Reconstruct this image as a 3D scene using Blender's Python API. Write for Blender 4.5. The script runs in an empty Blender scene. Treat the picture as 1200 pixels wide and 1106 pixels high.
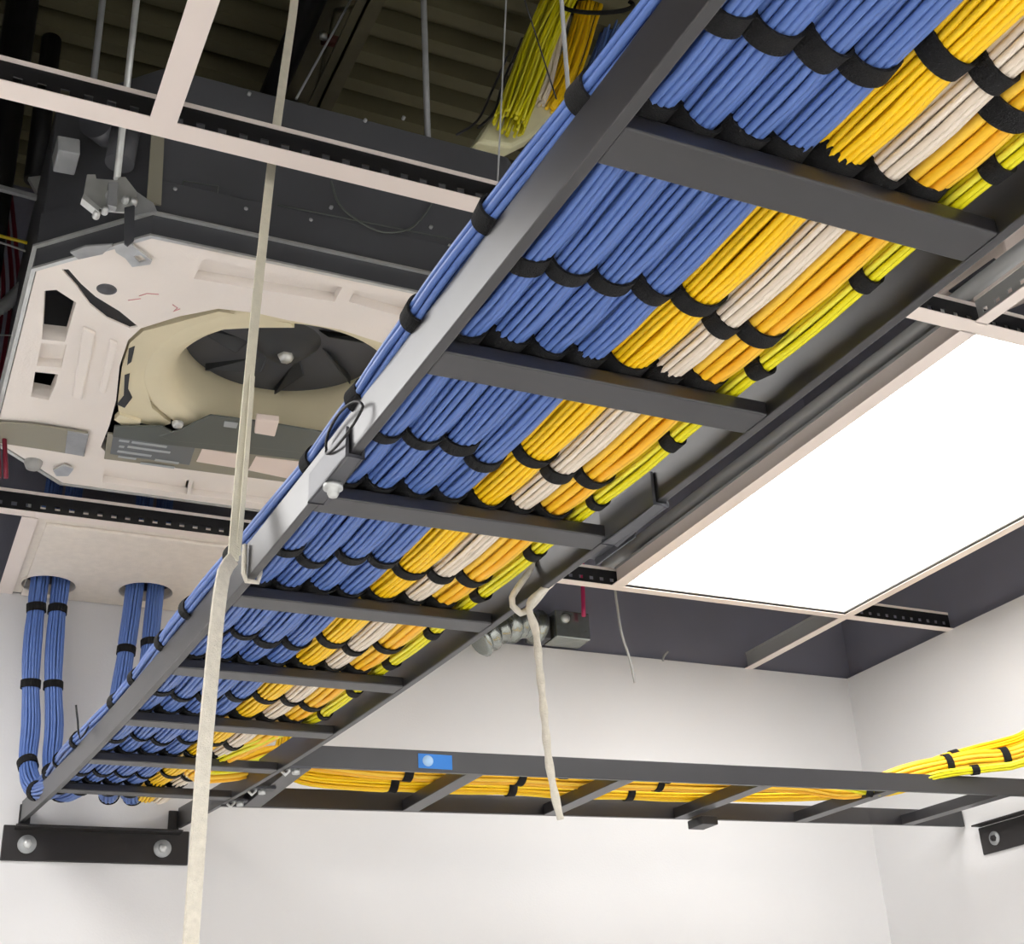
import bpy, bmesh, math, random
from mathutils import Vector, Matrix, geometry
random.seed(7)
PI = math.pi
scene = bpy.context.scene
COL = scene.collection

# ------------------------------------------------------------------ camera
Z0 = 1.55                                   # eye height above the floor
YAW, PIT, ROL = math.radians(26.4334), math.radians(26.1869), math.radians(-3.2849)
FPX = 1565.1
_f = Vector((math.sin(YAW)*math.cos(PIT), math.cos(YAW)*math.cos(PIT), math.sin(PIT)))
_r = Vector((math.cos(YAW), -math.sin(YAW), 0))
_u = _r.cross(_f)
RX = math.cos(ROL)*_r + math.sin(ROL)*_u
UX = -math.sin(ROL)*_r + math.cos(ROL)*_u
cam_data = bpy.data.cameras.new('camera')
cam = bpy.data.objects.new('camera', cam_data)
COL.objects.link(cam)
cam_data.sensor_fit = 'HORIZONTAL'
cam_data.sensor_width = 36.0
cam_data.lens = FPX/1200*36.0
cam_data.clip_start = 0.02
cam.matrix_world = Matrix(((RX.x, UX.x, -_f.x, 0), (RX.y, UX.y, -_f.y, 0), (RX.z, UX.z, -_f.z, Z0), (0, 0, 0, 1)))
scene.camera = cam

# ------------------------------------------------------------------ world, exposure
w = bpy.data.worlds.new('world'); scene.world = w; w.use_nodes = True
w.node_tree.nodes['Background'].inputs[0].default_value = (0.5, 0.55, 0.6, 1)
w.node_tree.nodes['Background'].inputs[1].default_value = 0.2
vs = scene.view_settings
vs.view_transform = 'Standard'; vs.look = 'None'; vs.gamma = 1.0; vs.use_curve_mapping = False
vs.exposure = 0.0
PANEL_REAR = 8.6                           # radiance of the panels behind the photographer
PANEL = 7.0                                # radiance of the ceiling light panels

# ------------------------------------------------------------------ key dimensions (metres, height measured from the eye)
HC = 1.079            # grid ceiling plane
YW = 2.84             # back wall
XR = 2.417            # right wall
XL, YN = -2.2, -2.4   # left wall, wall behind the photographer
GX = [0.195, 0.82, 1.445, 2.087]            # grid lines running away from the camera
GY = [1.268, 2.42]                          # grid lines running across

# points measured along a sight line, dropped on a real plane of the room
def ray(px, py):
    return _v((px-600)/FPX, -(py-553)/FPX)
def _v(a, b):
    return RX*a + UX*b + _f
def pz(px, py, z): d = ray(px, py); return d*(z/d.z)
def py_(px, py, y): d = ray(px, py); return d*(y/d.y)
def pxx(px, py, x): d = ray(px, py); return d*(x/d.x)

# ------------------------------------------------------------------ materials
def srgb(r, g, b):
    def c(v):
        v /= 255.0
        return v/12.92 if v <= 0.04045 else ((v+0.055)/1.055)**2.4
    return (c(r), c(g), c(b), 1)
MATS = {}
def mat(name, col, rough=0.5, metal=0.0, spec=0.5, noise=None, bump=None, emit=None, ior=1.45):
    m = bpy.data.materials.new(name); m.use_nodes = True
    nt = m.node_tree; b = nt.nodes['Principled BSDF']
    b.inputs['Base Color'].default_value = col
    b.inputs['Roughness'].default_value = rough
    b.inputs['Metallic'].default_value = metal
    b.inputs['IOR'].default_value = ior
    b.inputs['Specular IOR Level'].default_value = spec
    tc = nt.nodes.new('ShaderNodeTexCoord')
    if noise:
        sc, amt = noise[0], noise[1]
        n = nt.nodes.new('ShaderNodeTexNoise'); n.inputs['Scale'].default_value = sc
        n.inputs['Detail'].default_value = 4
        nt.links.new(tc.outputs['Object'], n.inputs['Vector'])
        r = nt.nodes.new('ShaderNodeValToRGB')
        r.color_ramp.elements[0].position = 0.3; r.color_ramp.elements[1].position = 0.7
        lo = [max(0, c*(1-amt)) for c in col[:3]]+[1]; hi = [min(1, c*(1+amt)) for c in col[:3]]+[1]
        r.color_ramp.elements[0].color = lo; r.color_ramp.elements[1].color = hi
        nt.links.new(n.outputs['Fac'], r.inputs['Fac'])
        nt.links.new(r.outputs['Color'], b.inputs['Base Color'])
    if bump:
        n = nt.nodes.new('ShaderNodeTexNoise'); n.inputs['Scale'].default_value = bump[0]
        nt.links.new(tc.outputs['Object'], n.inputs['Vector'])
        bp = nt.nodes.new('ShaderNodeBump'); bp.inputs['Strength'].default_value = bump[1]
        bp.inputs['Distance'].default_value = 0.002
        nt.links.new(n.outputs['Fac'], bp.inputs['Height']); nt.links.new(bp.outputs['Normal'], b.inputs['Normal'])
    if emit:
        b.inputs['Emission Color'].default_value = emit[0]; b.inputs['Emission Strength'].default_value = emit[1]
    MATS[name] = m
    return m
M = MATS
mat('wall_paint', srgb(226, 225, 225), 0.85, noise=(3, 0.02), bump=(220, 0.15))
mat('floor_vinyl', srgb(240, 239, 237), 0.4, noise=(6, 0.06))
mat('plenum_wall', srgb(132, 132, 146), 0.55, noise=(1.5, 0.15))
mat('deck', srgb(96, 92, 68), 0.6, noise=(5, 0.12))
mat('tile', srgb(236, 227, 216), 0.9, noise=(60, 0.04), bump=(400, 0.3))
mat('grid_white', srgb(238, 226, 218), 0.5)
mat('grid_shaded', srgb(28, 28, 30), 0.4)  # webs of the long tees, with their shade put into the colour
mat('grid_steel', srgb(176, 177, 176), 0.4, metal=0.2)
mat('ladder_paint', srgb(38, 37, 40), 0.33, spec=0.5, ior=1.68, noise=(30, 0.05))
mat('bracket_black', srgb(36, 33, 33), 0.4, noise=(20, 0.1))
mat('steel', srgb(205, 207, 205), 0.3, metal=0.45, noise=(40, 0.1))
mat('dull_steel', srgb(165, 167, 168), 0.45, metal=0.2, noise=(25, 0.15))
mat('dark_steel', srgb(84, 85, 90), 0.4, metal=0.3, noise=(10, 0.15))
mat('velcro', srgb(11, 11, 13), 0.9, bump=(900, 0.6))
mat('black_plastic', srgb(22, 22, 24), 0.5)
mat('ac_black', srgb(82, 83, 87), 0.5, noise=(4, 0.12))
mat('foam_white', srgb(244, 236, 228), 0.8, noise=(8, 0.025), bump=(300, 0.2))
mat('foam_cream', srgb(228, 218, 186), 0.75, noise=(6, 0.05))
mat('fan_dark', srgb(52, 54, 56), 0.5)
mat('cover_grey', srgb(92, 97, 92), 0.45)
mat('panel_beige', srgb(150, 146, 130), 0.5)
mat('plate_grey', srgb(112, 116, 118), 0.4)
mat('print_light', srgb(175, 180, 182), 0.5)
mat('label_white', srgb(238, 222, 212), 0.5)
mat('print_pink', srgb(222, 150, 155), 0.7)
mat('strap_tan', srgb(220, 214, 194), 0.8, noise=(70, 0.06), bump=(600, 0.5))
mat('rope_white', srgb(216, 210, 196), 0.85, noise=(160, 0.08), bump=(700, 0.6))
mat('sticker_blue', srgb(48, 128, 214), 0.4)
mat('sticker_pale', srgb(170, 205, 240), 0.4)
mat('red_plastic', srgb(120, 28, 48), 0.45)
mat('pink_plastic', srgb(190, 50, 100), 0.45)
mat('yellow_plastic', srgb(215, 190, 20), 0.4)
mat('orange_plastic', srgb(225, 120, 30), 0.4)
mat('grey_plastic', srgb(165, 165, 162), 0.5)
mat('foil', srgb(165, 170, 165), 0.22, metal=0.8, bump=(35, 1.0))
mat('sleeve', srgb(246, 240, 200), 0.5, noise=(12, 0.12))
mat('rust', srgb(84, 40, 30), 0.6)
mat('beam', srgb(84, 80, 62), 0.6, noise=(9, 0.2))
mat('diffuser', srgb(250, 250, 250), 0.4, emit=((1.0, 0.988, 0.972, 1), PANEL))
mat('diffuser_rear', srgb(250, 250, 250), 0.4, emit=((1.0, 0.992, 0.98, 1), PANEL_REAR))
def cable_mats(base, cols, rough=0.38):
    L = []
    for i, c in enumerate(cols):
        L.append(mat('%s_%d' % (base, i), srgb(*c), rough, spec=0.5))
    return L
BLUE = cable_mats('cable_blue', [(90, 119, 184), (76, 104, 172), (106, 134, 198), (56, 84, 150)])
AMBER = cable_mats('cable_amber', [(255, 206, 22), (253, 196, 14), (255, 214, 46), (246, 184, 12)])
WHITE = cable_mats('cable_white', [(228, 214, 196), (218, 204, 188), (236, 224, 208)], 0.5)
ORANGE = cable_mats('cable_orange', [(255, 198, 40), (253, 188, 44), (255, 206, 66)])
LIME = cable_mats('cable_lime', [(236, 226, 24), (222, 210, 20), (242, 234, 70)])
YELLOW = cable_mats('cable_yellow', [(255, 205, 10), (255, 215, 30), (245, 190, 0)])

# ------------------------------------------------------------------ mesh builder
class MB:
    def __init__(s): s.v = []; s.f = []; s.sm = []
    def add(s, vs_, fs, smooth=False):
        o = len(s.v); s.v += [Vector(a) for a in vs_]
        for f in fs: s.f.append([o+i for i in f]); s.sm.append(smooth)
        return s
    def box(s, x0, x1, y0, y1, z0, z1):
        return s.add([(x0, y0, z0), (x1, y0, z0), (x1, y1, z0), (x0, y1, z0), (x0, y0, z1), (x1, y0, z1), (x1, y1, z1), (x0, y1, z1)],
                     [(3, 2, 1, 0), (4, 5, 6, 7), (0, 1, 5, 4), (1, 2, 6, 5), (2, 3, 7, 6), (3, 0, 4, 7)])
    def sweep(s, pts, sec, up=(0, 0, 1), smooth=False, caps=True):
        """rectangular or any section (list of (side, up)) along a polyline"""
        n = len(pts); k = len(sec); V = []; F = []
        pts = [Vector(p) for p in pts]
        for i, p in enumerate(pts):
            t = (pts[min(i+1, n-1)]-pts[max(i-1, 0)]).normalized()
            sd = t.cross(Vector(up)).normalized(); u2 = sd.cross(t)
            for a, b in sec: V.append(p+sd*a+u2*b)
        for i in range(n-1):
            for j in range(k):
                F.append((i*k+j, i*k+(j+1) % k, (i+1)*k+(j+1) % k, (i+1)*k+j))
        s.add(V, F, smooth)
        if caps: s.add([V[j] for j in range(k)], [list(range(k))[::-1]]); s.add([V[(n-1)*k+j] for j in range(k)], [list(range(k))])
        return s
    def tube(s, pts, r, sides=8, caps=True):
        pts = [Vector(p) for p in pts]; n = len(pts)
        fr = frames(pts); V = []; F = []
        for i, p in enumerate(pts):
            rr = r[i] if isinstance(r, (list, tuple)) else r
            a, b = fr[i]
            for j in range(sides):
                t = 2*PI*j/sides; V.append(p+a*(rr*math.cos(t))+b*(rr*math.sin(t)))
        for i in range(n-1):
            for j in range(sides):
                F.append((i*sides+j, i*sides+(j+1) % sides, (i+1)*sides+(j+1) % sides, (i+1)*sides+j))
        s.add(V, F, True)
        if caps: s.add(V[:sides], [list(range(sides))[::-1]]); s.add(V[-sides:], [list(range(sides))])
        return s
    def prism(s, poly, off):
        off = Vector(off); poly = [Vector(p) for p in poly]; n = len(poly)
        V = poly+[p+off for p in poly]
        F = [list(range(n))[::-1], [n+i for i in range(n)]]+[(i, (i+1) % n, n+(i+1) % n, n+i) for i in range(n)]
        return s.add(V, F)
    def lathe(s, c, prof, sides=48, axis='z'):
        c = Vector(c); V = []; F = []; k = len(prof)
        for j in range(sides):
            t = 2*PI*j/sides
            for r, h in prof:
                if axis == 'z': V.append(c+Vector((r*math.cos(t), r*math.sin(t), h)))
                elif axis == 'y': V.append(c+Vector((r*math.cos(t), h, r*math.sin(t))))
                else: V.append(c+Vector((h, r*math.cos(t), r*math.sin(t))))
        for j in range(sides):
            for i in range(k-1):
                F.append((j*k+i, ((j+1) % sides)*k+i, ((j+1) % sides)*k+i+1, j*k+i+1))
        return s.add(V, F, True)
    def plate(s, outer, holes, z0, z1):
        """flat slab between two heights with real through-holes"""
        loops = [[Vector((p[0], p[1])) for p in L] for L in [outer]+holes]
        co = []; ed = []
        for L in loops:
            o = len(co); co += L; ed += [(o+i, o+(i+1) % len(L)) for i in range(len(L))]
        vo, eo, fo, *_ = geometry.delaunay_2d_cdt(co, ed, [], 0, 1e-6)
        def inside(p, L):
            r = False
            for i in range(len(L)):
                a, b = L[i], L[(i+1) % len(L)]
                if (a.y > p.y) != (b.y > p.y) and p.x < (b.x-a.x)*(p.y-a.y)/(b.y-a.y)+a.x: r = not r
            return r
        keep = []
        for f in fo:
            c = sum((vo[i] for i in f), Vector((0, 0)))/len(f)
            if inside(c, loops[0]) and not any(inside(c, h) for h in loops[1:]): keep.append(f)
        s.add([(v.x, v.y, z0) for v in vo], [list(f)[::-1] for f in keep])
        s.add([(v.x, v.y, z1) for v in vo], [list(f) for f in keep])
        for L in loops:
            n = len(L)
            s.add([(p.x, p.y, z0) for p in L]+[(p.x, p.y, z1) for p in L], [(i, (i+1) % n, n+(i+1) % n, n+i) for i in range(n)])
        return s
def frames(pts):
    n = len(pts); out = []
    t0 = (pts[1]-pts[0]).normalized()
    a = t0.cross(Vector((0, 0, 1)))
    if a.length < 0.2: a = t0.cross(Vector((0, 1, 0)))
    a.normalize()
    for i in range(n):
        t = (pts[min(i+1, n-1)]-pts[max(i-1, 0)]).normalized()
        a = (a-t*a.dot(t)).normalized(); out.append((a.copy(), t.cross(a)))
    return out
WL = {}
def put(name, mb, material, parent=None, bevel=0, wsm=False):
    me = bpy.data.meshes.new(name)
    zs = min(v.z for v in mb.v)
    if parent is not None: org = WL[parent.name]
    else:
        cx = sum(v.x for v in mb.v)/len(mb.v); cy = sum(v.y for v in mb.v)/len(mb.v)
        org = Vector((cx, cy, zs))
    me.from_pydata([tuple(v-org) for v in mb.v], [], mb.f)
    me.polygons.foreach_set('use_smooth', mb.sm)
    bm = bmesh.new(); bm.from_mesh(me)
    bmesh.ops.remove_doubles(bm, verts=bm.verts, dist=1e-5)
    bmesh.ops.recalc_face_normals(bm, faces=bm.faces)
    bm.to_mesh(me); bm.free()
    o = bpy.data.objects.new(name, me); COL.objects.link(o)
    me.materials.append(M[material] if isinstance(material, str) else material)
    if parent is not None: o.parent = parent
    else: o.location = org+Vector((0, 0, Z0))
    WL[o.name] = org.copy()
    if bevel:
        b = o.modifiers.new('bevel', 'BEVEL'); b.width = bevel; b.segments = 2; b.limit_method = 'ANGLE'; b.angle_limit = math.radians(40)
    return o
def tag(o, label, cat, group=None):
    o['label'] = label; o['category'] = cat
    if group: o['group'] = group
    return o
def thing(name, label, cat, loc, group=None):
    o = bpy.data.objects.new(name, None); COL.objects.link(o)
    o.location = Vector(loc)+Vector((0, 0, Z0)); o.empty_display_size = 0.05
    WL[o.name] = Vector(loc)
    return tag(o, label, cat, group)
def struct(o):
    o['kind'] = 'structure'; return o
def lerp(a, b, t): return a+(b-a)*t
def catmull(P, seg):
    """evenly spaced smooth curve through the points"""
    P = [Vector(p) for p in P]; Q = [P[0]*2-P[1]]+P+[P[-1]*2-P[-2]]; out = []
    for i in range(1, len(Q)-2):
        n = max(2, int((Q[i+1]-Q[i]).length/seg))
        for k in range(n):
            t = k/n; a, b, c, d = Q[i-1], Q[i], Q[i+1], Q[i+2]
            out.append(0.5*((2*b)+(c-a)*t+(2*a-5*b+4*c-d)*t*t+(3*b-a-3*c+d)*t**3))
    out.append(P[-1]); return out

# ------------------------------------------------------------------ room shell
struct(put('floor', MB().box(XL-.1, XR+.1, YN-.1, YW+.1, -Z0-.05, -Z0), 'floor_vinyl'))
struct(put('wall_back', MB().box(XL, XR, YW, YW+.1, -Z0, HC), 'wall_paint'))
struct(put('wall_right', MB().box(XR, XR+.1, YN, YW+.1, -Z0, HC), 'wall_paint'))
struct(put('wall_left', MB().box(XL-.1, XL, YN, YW+.1, -Z0, HC), 'wall_paint'))
struct(put('wall_front', MB().box(XL, XR, YN-.1, YN, -Z0, HC), 'wall_paint'))
ZD = 2.12
struct(put('wall_upper_back', MB().box(XL-.1, XR+.3, YW+.02, YW+.1, HC+.001, ZD+.1), 'plenum_wall'))
struct(put('wall_upper_right', MB().box(XR+.03, XR+.1, YN, YW+.02, HC+.001, ZD+.1), 'plenum_wall'))
struct(put('wall_upper_left', MB().box(XL-.1, XL-.03, YN, YW+.02, HC+.001, ZD+.1), 'plenum_wall'))
struct(put('wall_upper_front', MB().box(XL, XR, YN-.1, YN-.02, HC+.001, ZD+.1), 'plenum_wall'))
# corrugated roof deck, flutes running across
mb = MB(); pts = []
y = YN; P_ = 0.088
while y < YW+.02:
    pts += [(y, ZD), (y+.034, ZD), (y+.044, ZD+.04), (y+.078, ZD+.04)]; y += P_
V = []; F = []
for (a, z) in pts: V += [(XL, a, z), (XR+.03, a, z)]
for i in range(len(pts)-1): F.append((2*i, 2*i+1, 2*i+3, 2*i+2))
for (a, z) in pts: V += [(XL, a, z+.004), (XR+.03, a, z+.004)]
n2 = 2*len(pts)
for i in range(len(pts)-1): F.append((n2+2*i, n2+2*i+2, n2+2*i+3, n2+2*i+1))
struct(put('ceiling', mb.add(V, F), 'deck'))
# tiled part of the dropped ceiling outside the picture
mb = MB()
for (x0, x1) in ((XL, -1.055), (GX[3], XR)): mb.box(x0, x1, -1.15 if x0 > 0 else -1.15, 0.10, HC, HC+.018)
mb.box(-.43, GX[2], -1.15, -.55, HC, HC+.018)
mb.box(XL, XR, YN, -2.31, HC, HC+.018).box(XL, -1.71, -2.31, -1.15, HC, HC+.018).box(-1.09, -.44, -2.31, -1.15, HC, HC+.018).box(.83, GX[2], -2.31, -1.15, HC, HC+.018).box(GX[3], XR, -2.31, -1.15, HC, HC+.018)
mb.box(XL, -.615, 0.10, YW, HC, HC+.018)
mb.box(-.615, -.30, 0.10, GY[0]-.02, HC, HC+.018).box(-.615, -.30, GY[1]+.02, YW, HC, HC+.018)
struct(put('ceiling_tiles', mb, 'tile')).name = 'ceiling_lowered'

# ------------------------------------------------------------------ ceiling grid tees
def tee(p0, p1, label, web='grid_steel', slots=False, fl=.024, up=.042):
    p0 = Vector(p0); p1 = Vector(p1); d = (p1-p0).normalized(); n = d.cross(Vector((0, 0, 1)))
    t = thing('ceiling_tee', label, 'ceiling grid', (p0+p1)/2, 'ceiling grid tees')
    h = fl/2
    put('flange', MB().sweep([p0, p1], [(-h, -.0015), (h, -.0015), (h, 0), (-h, 0)]), 'grid_white', t)
    mw = MB()
    L = (p1-p0).length
    if slots:                     # web pierced by a row of slots
        q = 0
        mw.sweep([p0, p1], [(-.0012, 0), (.0012, 0), (.0012, .012), (-.0012, .012)])
        mw.sweep([p0, p1], [(-.0012, .02), (.0012, .02), (.0012, up), (-.0012, up)])
        while q < L:
            a = p0+d*q; b = p0+d*min(L, q+.016)
            mw.sweep([a, b], [(-.0012, .012), (.0012, .012), (.0012, .02), (-.0012, .02)]); q += .026
    else:
        mw.sweep([p0, p1], [(-.0012, 0), (.0012, 0), (.0012, up), (-.0012, up)])
    put('web', mw, web, t)
    put('bulb', MB().sweep([p0+Vector((0, 0, up)), p1+Vector((0, 0, up))], [(-.0028, -.003), (.0028, -.003), (.0028, .003), (-.0028, .003)]), 'grid_white' if slots else 'grid_steel', t)
    return t
tee((-.612, GY[0], HC), (XR, GY[0], HC), 'long grid tee crossing in front of the black cassette, pierced web darkened for shade', 'grid_shaded', True, fl=.030)
tee((-.612, GY[1], HC), (XR, GY[1], HC), 'long grid tee along the far end of the lit panel, nearest the back wall', 'grid_shaded', True)
tee((GX[0], .1, HC-.002), (GX[0], GY[0]-.013, HC-.002), 'wide pale cross tee at upper left, running up out of frame', 'grid_white', fl=.031)
tee((GX[2], .1, HC), (GX[2], GY[0]-.013, HC), 'short pale tee at the right edge before the lit panel', 'grid_steel', True)
tee((GX[2], GY[0]+.013, HC), (GX[2], GY[1]-.013, HC), 'pale tee along the left edge of the lit panel', 'grid_white', fl=.031)
tee((GX[3], GY[0]+.013, HC), (GX[3], GY[1]-.013, HC), 'pale tee along the right edge of the lit panel', 'grid_steel')
tee((GX[3], GY[1]+.013, HC), (GX[3], YW, HC), 'short pale tee from the lit panel corner to the back wall')
tee((GX[0], GY[1]+.013, HC-.002), (GX[0], YW, HC-.002), 'short tee at the left end of the drilled ceiling tile', fl=.03)
tee((GX[1], GY[1]+.013, HC), (GX[1], YW, HC), 'short tee hidden mostly behind the cable ladder, right of the drilled tile')

# ------------------------------------------------------------------ light panels
def light_panel(x0, x1, y0, y1, label):
    dm = 'diffuser' if y0 > 0 else 'diffuser_rear'
    t = thing('light_panel', label, 'ceiling light', ((x0+x1)/2, (y0+y1)/2, HC+.004), 'flat ceiling light panels')
    m = .006
    put('diffuser', MB().box(x0+m, x1-m, y0+m, y1-m, HC+.006, HC+.012), dm, t)
    f = MB()
    f.box(x0, x1, y0, y0+m, HC+.003, HC+.05).box(x0, x1, y1-m, y1, HC+.003, HC+.05)
    f.box(x0, x0+m, y0+m, y1-m, HC+.003, HC+.05).box(x1-m, x1, y0+m, y1-m, HC+.003, HC+.05)
    put('frame', f, 'dull_steel', t)
    put('back_pan', MB().box(x0, x1, y0, y1, HC+.05, HC+.056), 'dull_steel', t)
light_panel(GX[2]+.013, GX[3]-.013, GY[0]+.013, GY[1]-.013, 'large glowing flat ceiling light panel right of the cable ladder')
light_panel(-.60, -.03, GY[0]+.013, GY[1]-.013, 'glowing ceiling panel left of the black cassette, outside the picture')
light_panel(-1.05, -.435, -1.045, .09, 'glowing ceiling panel behind the photographer on the left')
light_panel(GX[2]+.013, GX[3]-.013, -1.045, .09, 'glowing ceiling panel behind the photographer on the right')
light_panel(-.43, .18, -2.3, -1.20, 'added unseen glowing panel near the front wall, left of the middle one')  # front-wall row of panels: unseen, added for more bounce light
light_panel(.21, .82, -2.3, -1.20, 'added unseen glowing panel in the middle near the front wall')
light_panel(GX[2]+.013, GX[3]-.013, -2.3, -1.20, 'added unseen glowing panel near the front wall on the right')
light_panel(-1.70, -1.10, -2.3, -1.20, 'added unseen glowing panel in the front left corner of the room')

# ------------------------------------------------------------------ drilled ceiling tile
H1 = pz(57, 683, HC); H2 = pz(171, 691, HC)
def circ(c, r, n=40): return [(c[0]+r*math.cos(2*PI*i/n), c[1]+r*math.sin(2*PI*i/n)) for i in range(n)]
H1r = .054; H2r = .055
t = thing('ceiling_tile', 'white ceiling tile with two round holes for the blue cables', 'ceiling tile', (.5, 2.62, HC))
x0, x1, y0, y1 = GX[0]+.004, GX[1]-.004, GY[1]+.004, YW-.002
put('tile_panel', MB().plate([(x0, y0), (x1, y0), (x1, y1), (x0, y1)], [circ(H1, H1r), circ(H2, H2r)], HC+.001, HC+.018), 'tile', t)
k = .028
put('tile_face', MB().plate([(x0+k, y0+k), (x1-k, y0+k), (x1-k, y1-.002), (x0+k, y1-.002)], [circ(H1, H1r), circ(H2, H2r)], HC-.006, HC+.001), 'tile', t, bevel=.002)

# ------------------------------------------------------------------ main cable ladder
S = 0.30
LX0, LZ0, LY0, LS, BX, BZ, LH, LT, CX, CZ = 1.18912505, 1.80904886, 1.90886392, .898119569, -.0290054, .0077202, .13648, .0310330, -.000214, .0521412
def LP(u, fr=0.0, dz=0.0, side=0.0):
    """point on the ladder: u counts rungs away from the camera, fr 0..1 across, dz above the underside"""
    qd = (u*u-6*u)/9.0
    return Vector(((LX0+fr+BX*u+CX*qd)*S+side, (LY0+LS*u)*S, (LZ0+BZ*u+CZ*qd)*S+dz))
h = LH*S; th = LT*S
UE = (YW-.012)/S; UE = (UE-LY0)/LS
lad = thing('cable_ladder', 'long dark grey cable ladder overhead, loaded with blue, amber and white cable bundles', 'cable ladder', LP(2, .5))
us = [-3+i*.25 for i in range(200) if -3+i*.25 < UE]+[UE]
put('side_rail', MB().sweep([LP(u, 0, 0) for u in us], [(-th, 0), (0, 0), (0, h), (-th, h)]), 'ladder_paint', lad, bevel=.0012)
put('side_rail', MB().sweep([LP(u, 1, 0) for u in us], [(0, 0), (th, 0), (th, h), (0, h)]), 'ladder_paint', lad, bevel=.0012)
for k in range(-2, 9):
    if k-.0 > UE: continue
    a0 = LP(k-.13, 0, .0004); a1 = LP(k, 0, .0004); b0 = LP(k-.13, 1, .0004); b1 = LP(k, 1, .0004)
    if k == 8: continue
    m_ = MB(); up = Vector((0, 0, .0135))
    m_.prism([a0, b0, b1, a1], up)
    put('rung', m_, 'ladder_paint', lad, bevel=.0015)
# splice clamps where two ladder sections meet
def splice(fr, sgn, name_label):
    c = MB()
    a, b = 1.53, 1.90
    xs = (-th-.004, .004) if sgn < 0 else (-.004, th+.004)
    P0 = [LP(u, fr, 0) for u in (a, (a+b)/2, b)]
    c.sweep(P0, [(xs[0], -.004), (xs[1], -.004), (xs[1], -.0005), (xs[0], -.0005)])
    inn = xs[1]-.003 if sgn < 0 else xs[0]
    c.sweep(P0, [(inn, -.004), (inn+.003, -.004), (inn+.003, .032), (inn, .032)])
    out = xs[0] if sgn < 0 else xs[1]-.003
    c.sweep(P0, [(out, -.004), (out+.003, -.004), (out+.003, .026), (out, .026)])
    o = put('splice_plate', c, 'dark_steel', lad, bevel=.0008)
    if sgn > 0: return o
    q = LP(1.74, fr, -.004, (xs[0]+xs[1])/2)
    put('bolt', MB().lathe(q, [(0, -.012), (.004, -.012), (.0055, -.009), (.0055, -.0045), (.009, -.0045), (.009, 0), (0, 0)], 20), 'steel', o)
    return o
splice(0, -1, ''); splice(1, 1, '')
# short angle foot under the right rail
q0 = LP(1.50, 1, 0, th+.002)
mb = MB()
for u0, u1, zz in ((1.2, 1.62, .022), (1.80, 2.1, .006)):
    a = [LP(u0, 1, 0), LP(u1, 1, 0)]
    mb.sweep(a, [(th, zz-.003), (th+.011, zz-.003), (th+.011, zz), (th, zz)])
    mb.sweep(a, [(th+.010, zz-.010), (th+.012, zz-.010), (th+.012, zz), (th+.010, zz)])
put('angle_clip', mb, 'dark_steel', lad, bevel=.0008)
# thin wire loop beside the left splice
c0 = LP(1.55, 0, .02, -th-.004); pts = []
for i in range(33):
    t_ = 2*PI*i/32; pts.append(c0+Vector((-.004*abs(math.sin(t_)), .050*math.cos(t_), .015*math.sin(t_)+.004*math.cos(t_)+.006)))
put('wire_loop', MB().tube(pts, .0013, 6), 'black_plastic', lad)

# ------------------------------------------------------------------ wall bracket carrying the ladder's far end
br = thing('wall_bracket', 'black steel wall bracket with two bolts under the far end of the loaded ladder', 'bracket', (.43, YW, .53))
B0, B1 = .246, .612
put('back_plate', MB().box(B0, B1, YW-.006, YW, .523, .592), 'bracket_black', br, bevel=.002)
put('ledge', MB().box(B0+.02, B1-.02, YW-.04, YW-.006, .583, .588), 'bracket_black', br, bevel=.001)
for x in (.272, .566):
    put('tab', MB().box(x, x+.022, YW-.012, YW-.006, .588, .632), 'bracket_black', br, bevel=.001)
for x in (.293, .558):
    o = put('washer', MB().lathe((x, YW-.006, .555), [(0, -.003), (.018, -.003), (.018, 0), (0, 0)], 28, 'y'), 'dull_steel', br)
    put('bolt_head', MB().lathe((x, YW-.009, .555), [(0, -.008), (.007, -.007), (.009, -.004), (.009, 0)], 6, 'y'), 'steel', o)

# ------------------------------------------------------------------ ladder along the back wall
def WP(x, y, dz=0): return Vector((x, y, .568+(x-.66)*.0175+dz))
wl = thing('cable_ladder', 'dark grey cable ladder along the back wall carrying yellow cables', 'cable ladder', WP(1.5, 2.34))
WY0, WY1 = 2.18, 2.50
XA = LP(6.2, 1, 0, th).x+.004
wh = .038
put('side_rail', MB().sweep([WP(XA, WY0), WP(XR-.004, WY0)], [(0, 0), (th, 0), (th, wh), (0, wh)]), 'ladder_paint', wl, bevel=.001)
put('side_rail', MB().sweep([WP(XA-.02, WY1, .004), WP(XR-.004, WY1, .004)], [(-th, 0), (0, 0), (0, wh), (-th, wh)]), 'ladder_paint', wl, bevel=.001)
for xr in (.655, .975, 1.288, 1.605, 1.925, 2.235):
    m_ = MB().prism([WP(xr-.017, WY0, .0004), WP(xr+.017, WY0, .0004), WP(xr+.017, WY1-.001, .004), WP(xr-.017, WY1-.001, .004)], (0, 0, .0225))
    put('rung', m_, 'ladder_paint', wl, bevel=.001)
s0 = py_(490, 882, WY0-th-.0006); s1 = py_(530, 902, WY0-th-.0006)
st = put('sticker', MB().box(s0.x, s1.x, WY0-th-.0012, WY0-th-.0002, s1.z, s0.z-.001), 'sticker_blue', wl)
st['label'] = 'blue sticker'
put('sticker_mark', MB().lathe((s0.x+.018, WY0-th-.0014, (s0.z+s1.z)/2), [(0, -.0002), (.010, -.0002), (.010, .0004), (0, .0004)], 20, 'y'), 'sticker_pale', st)
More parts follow.
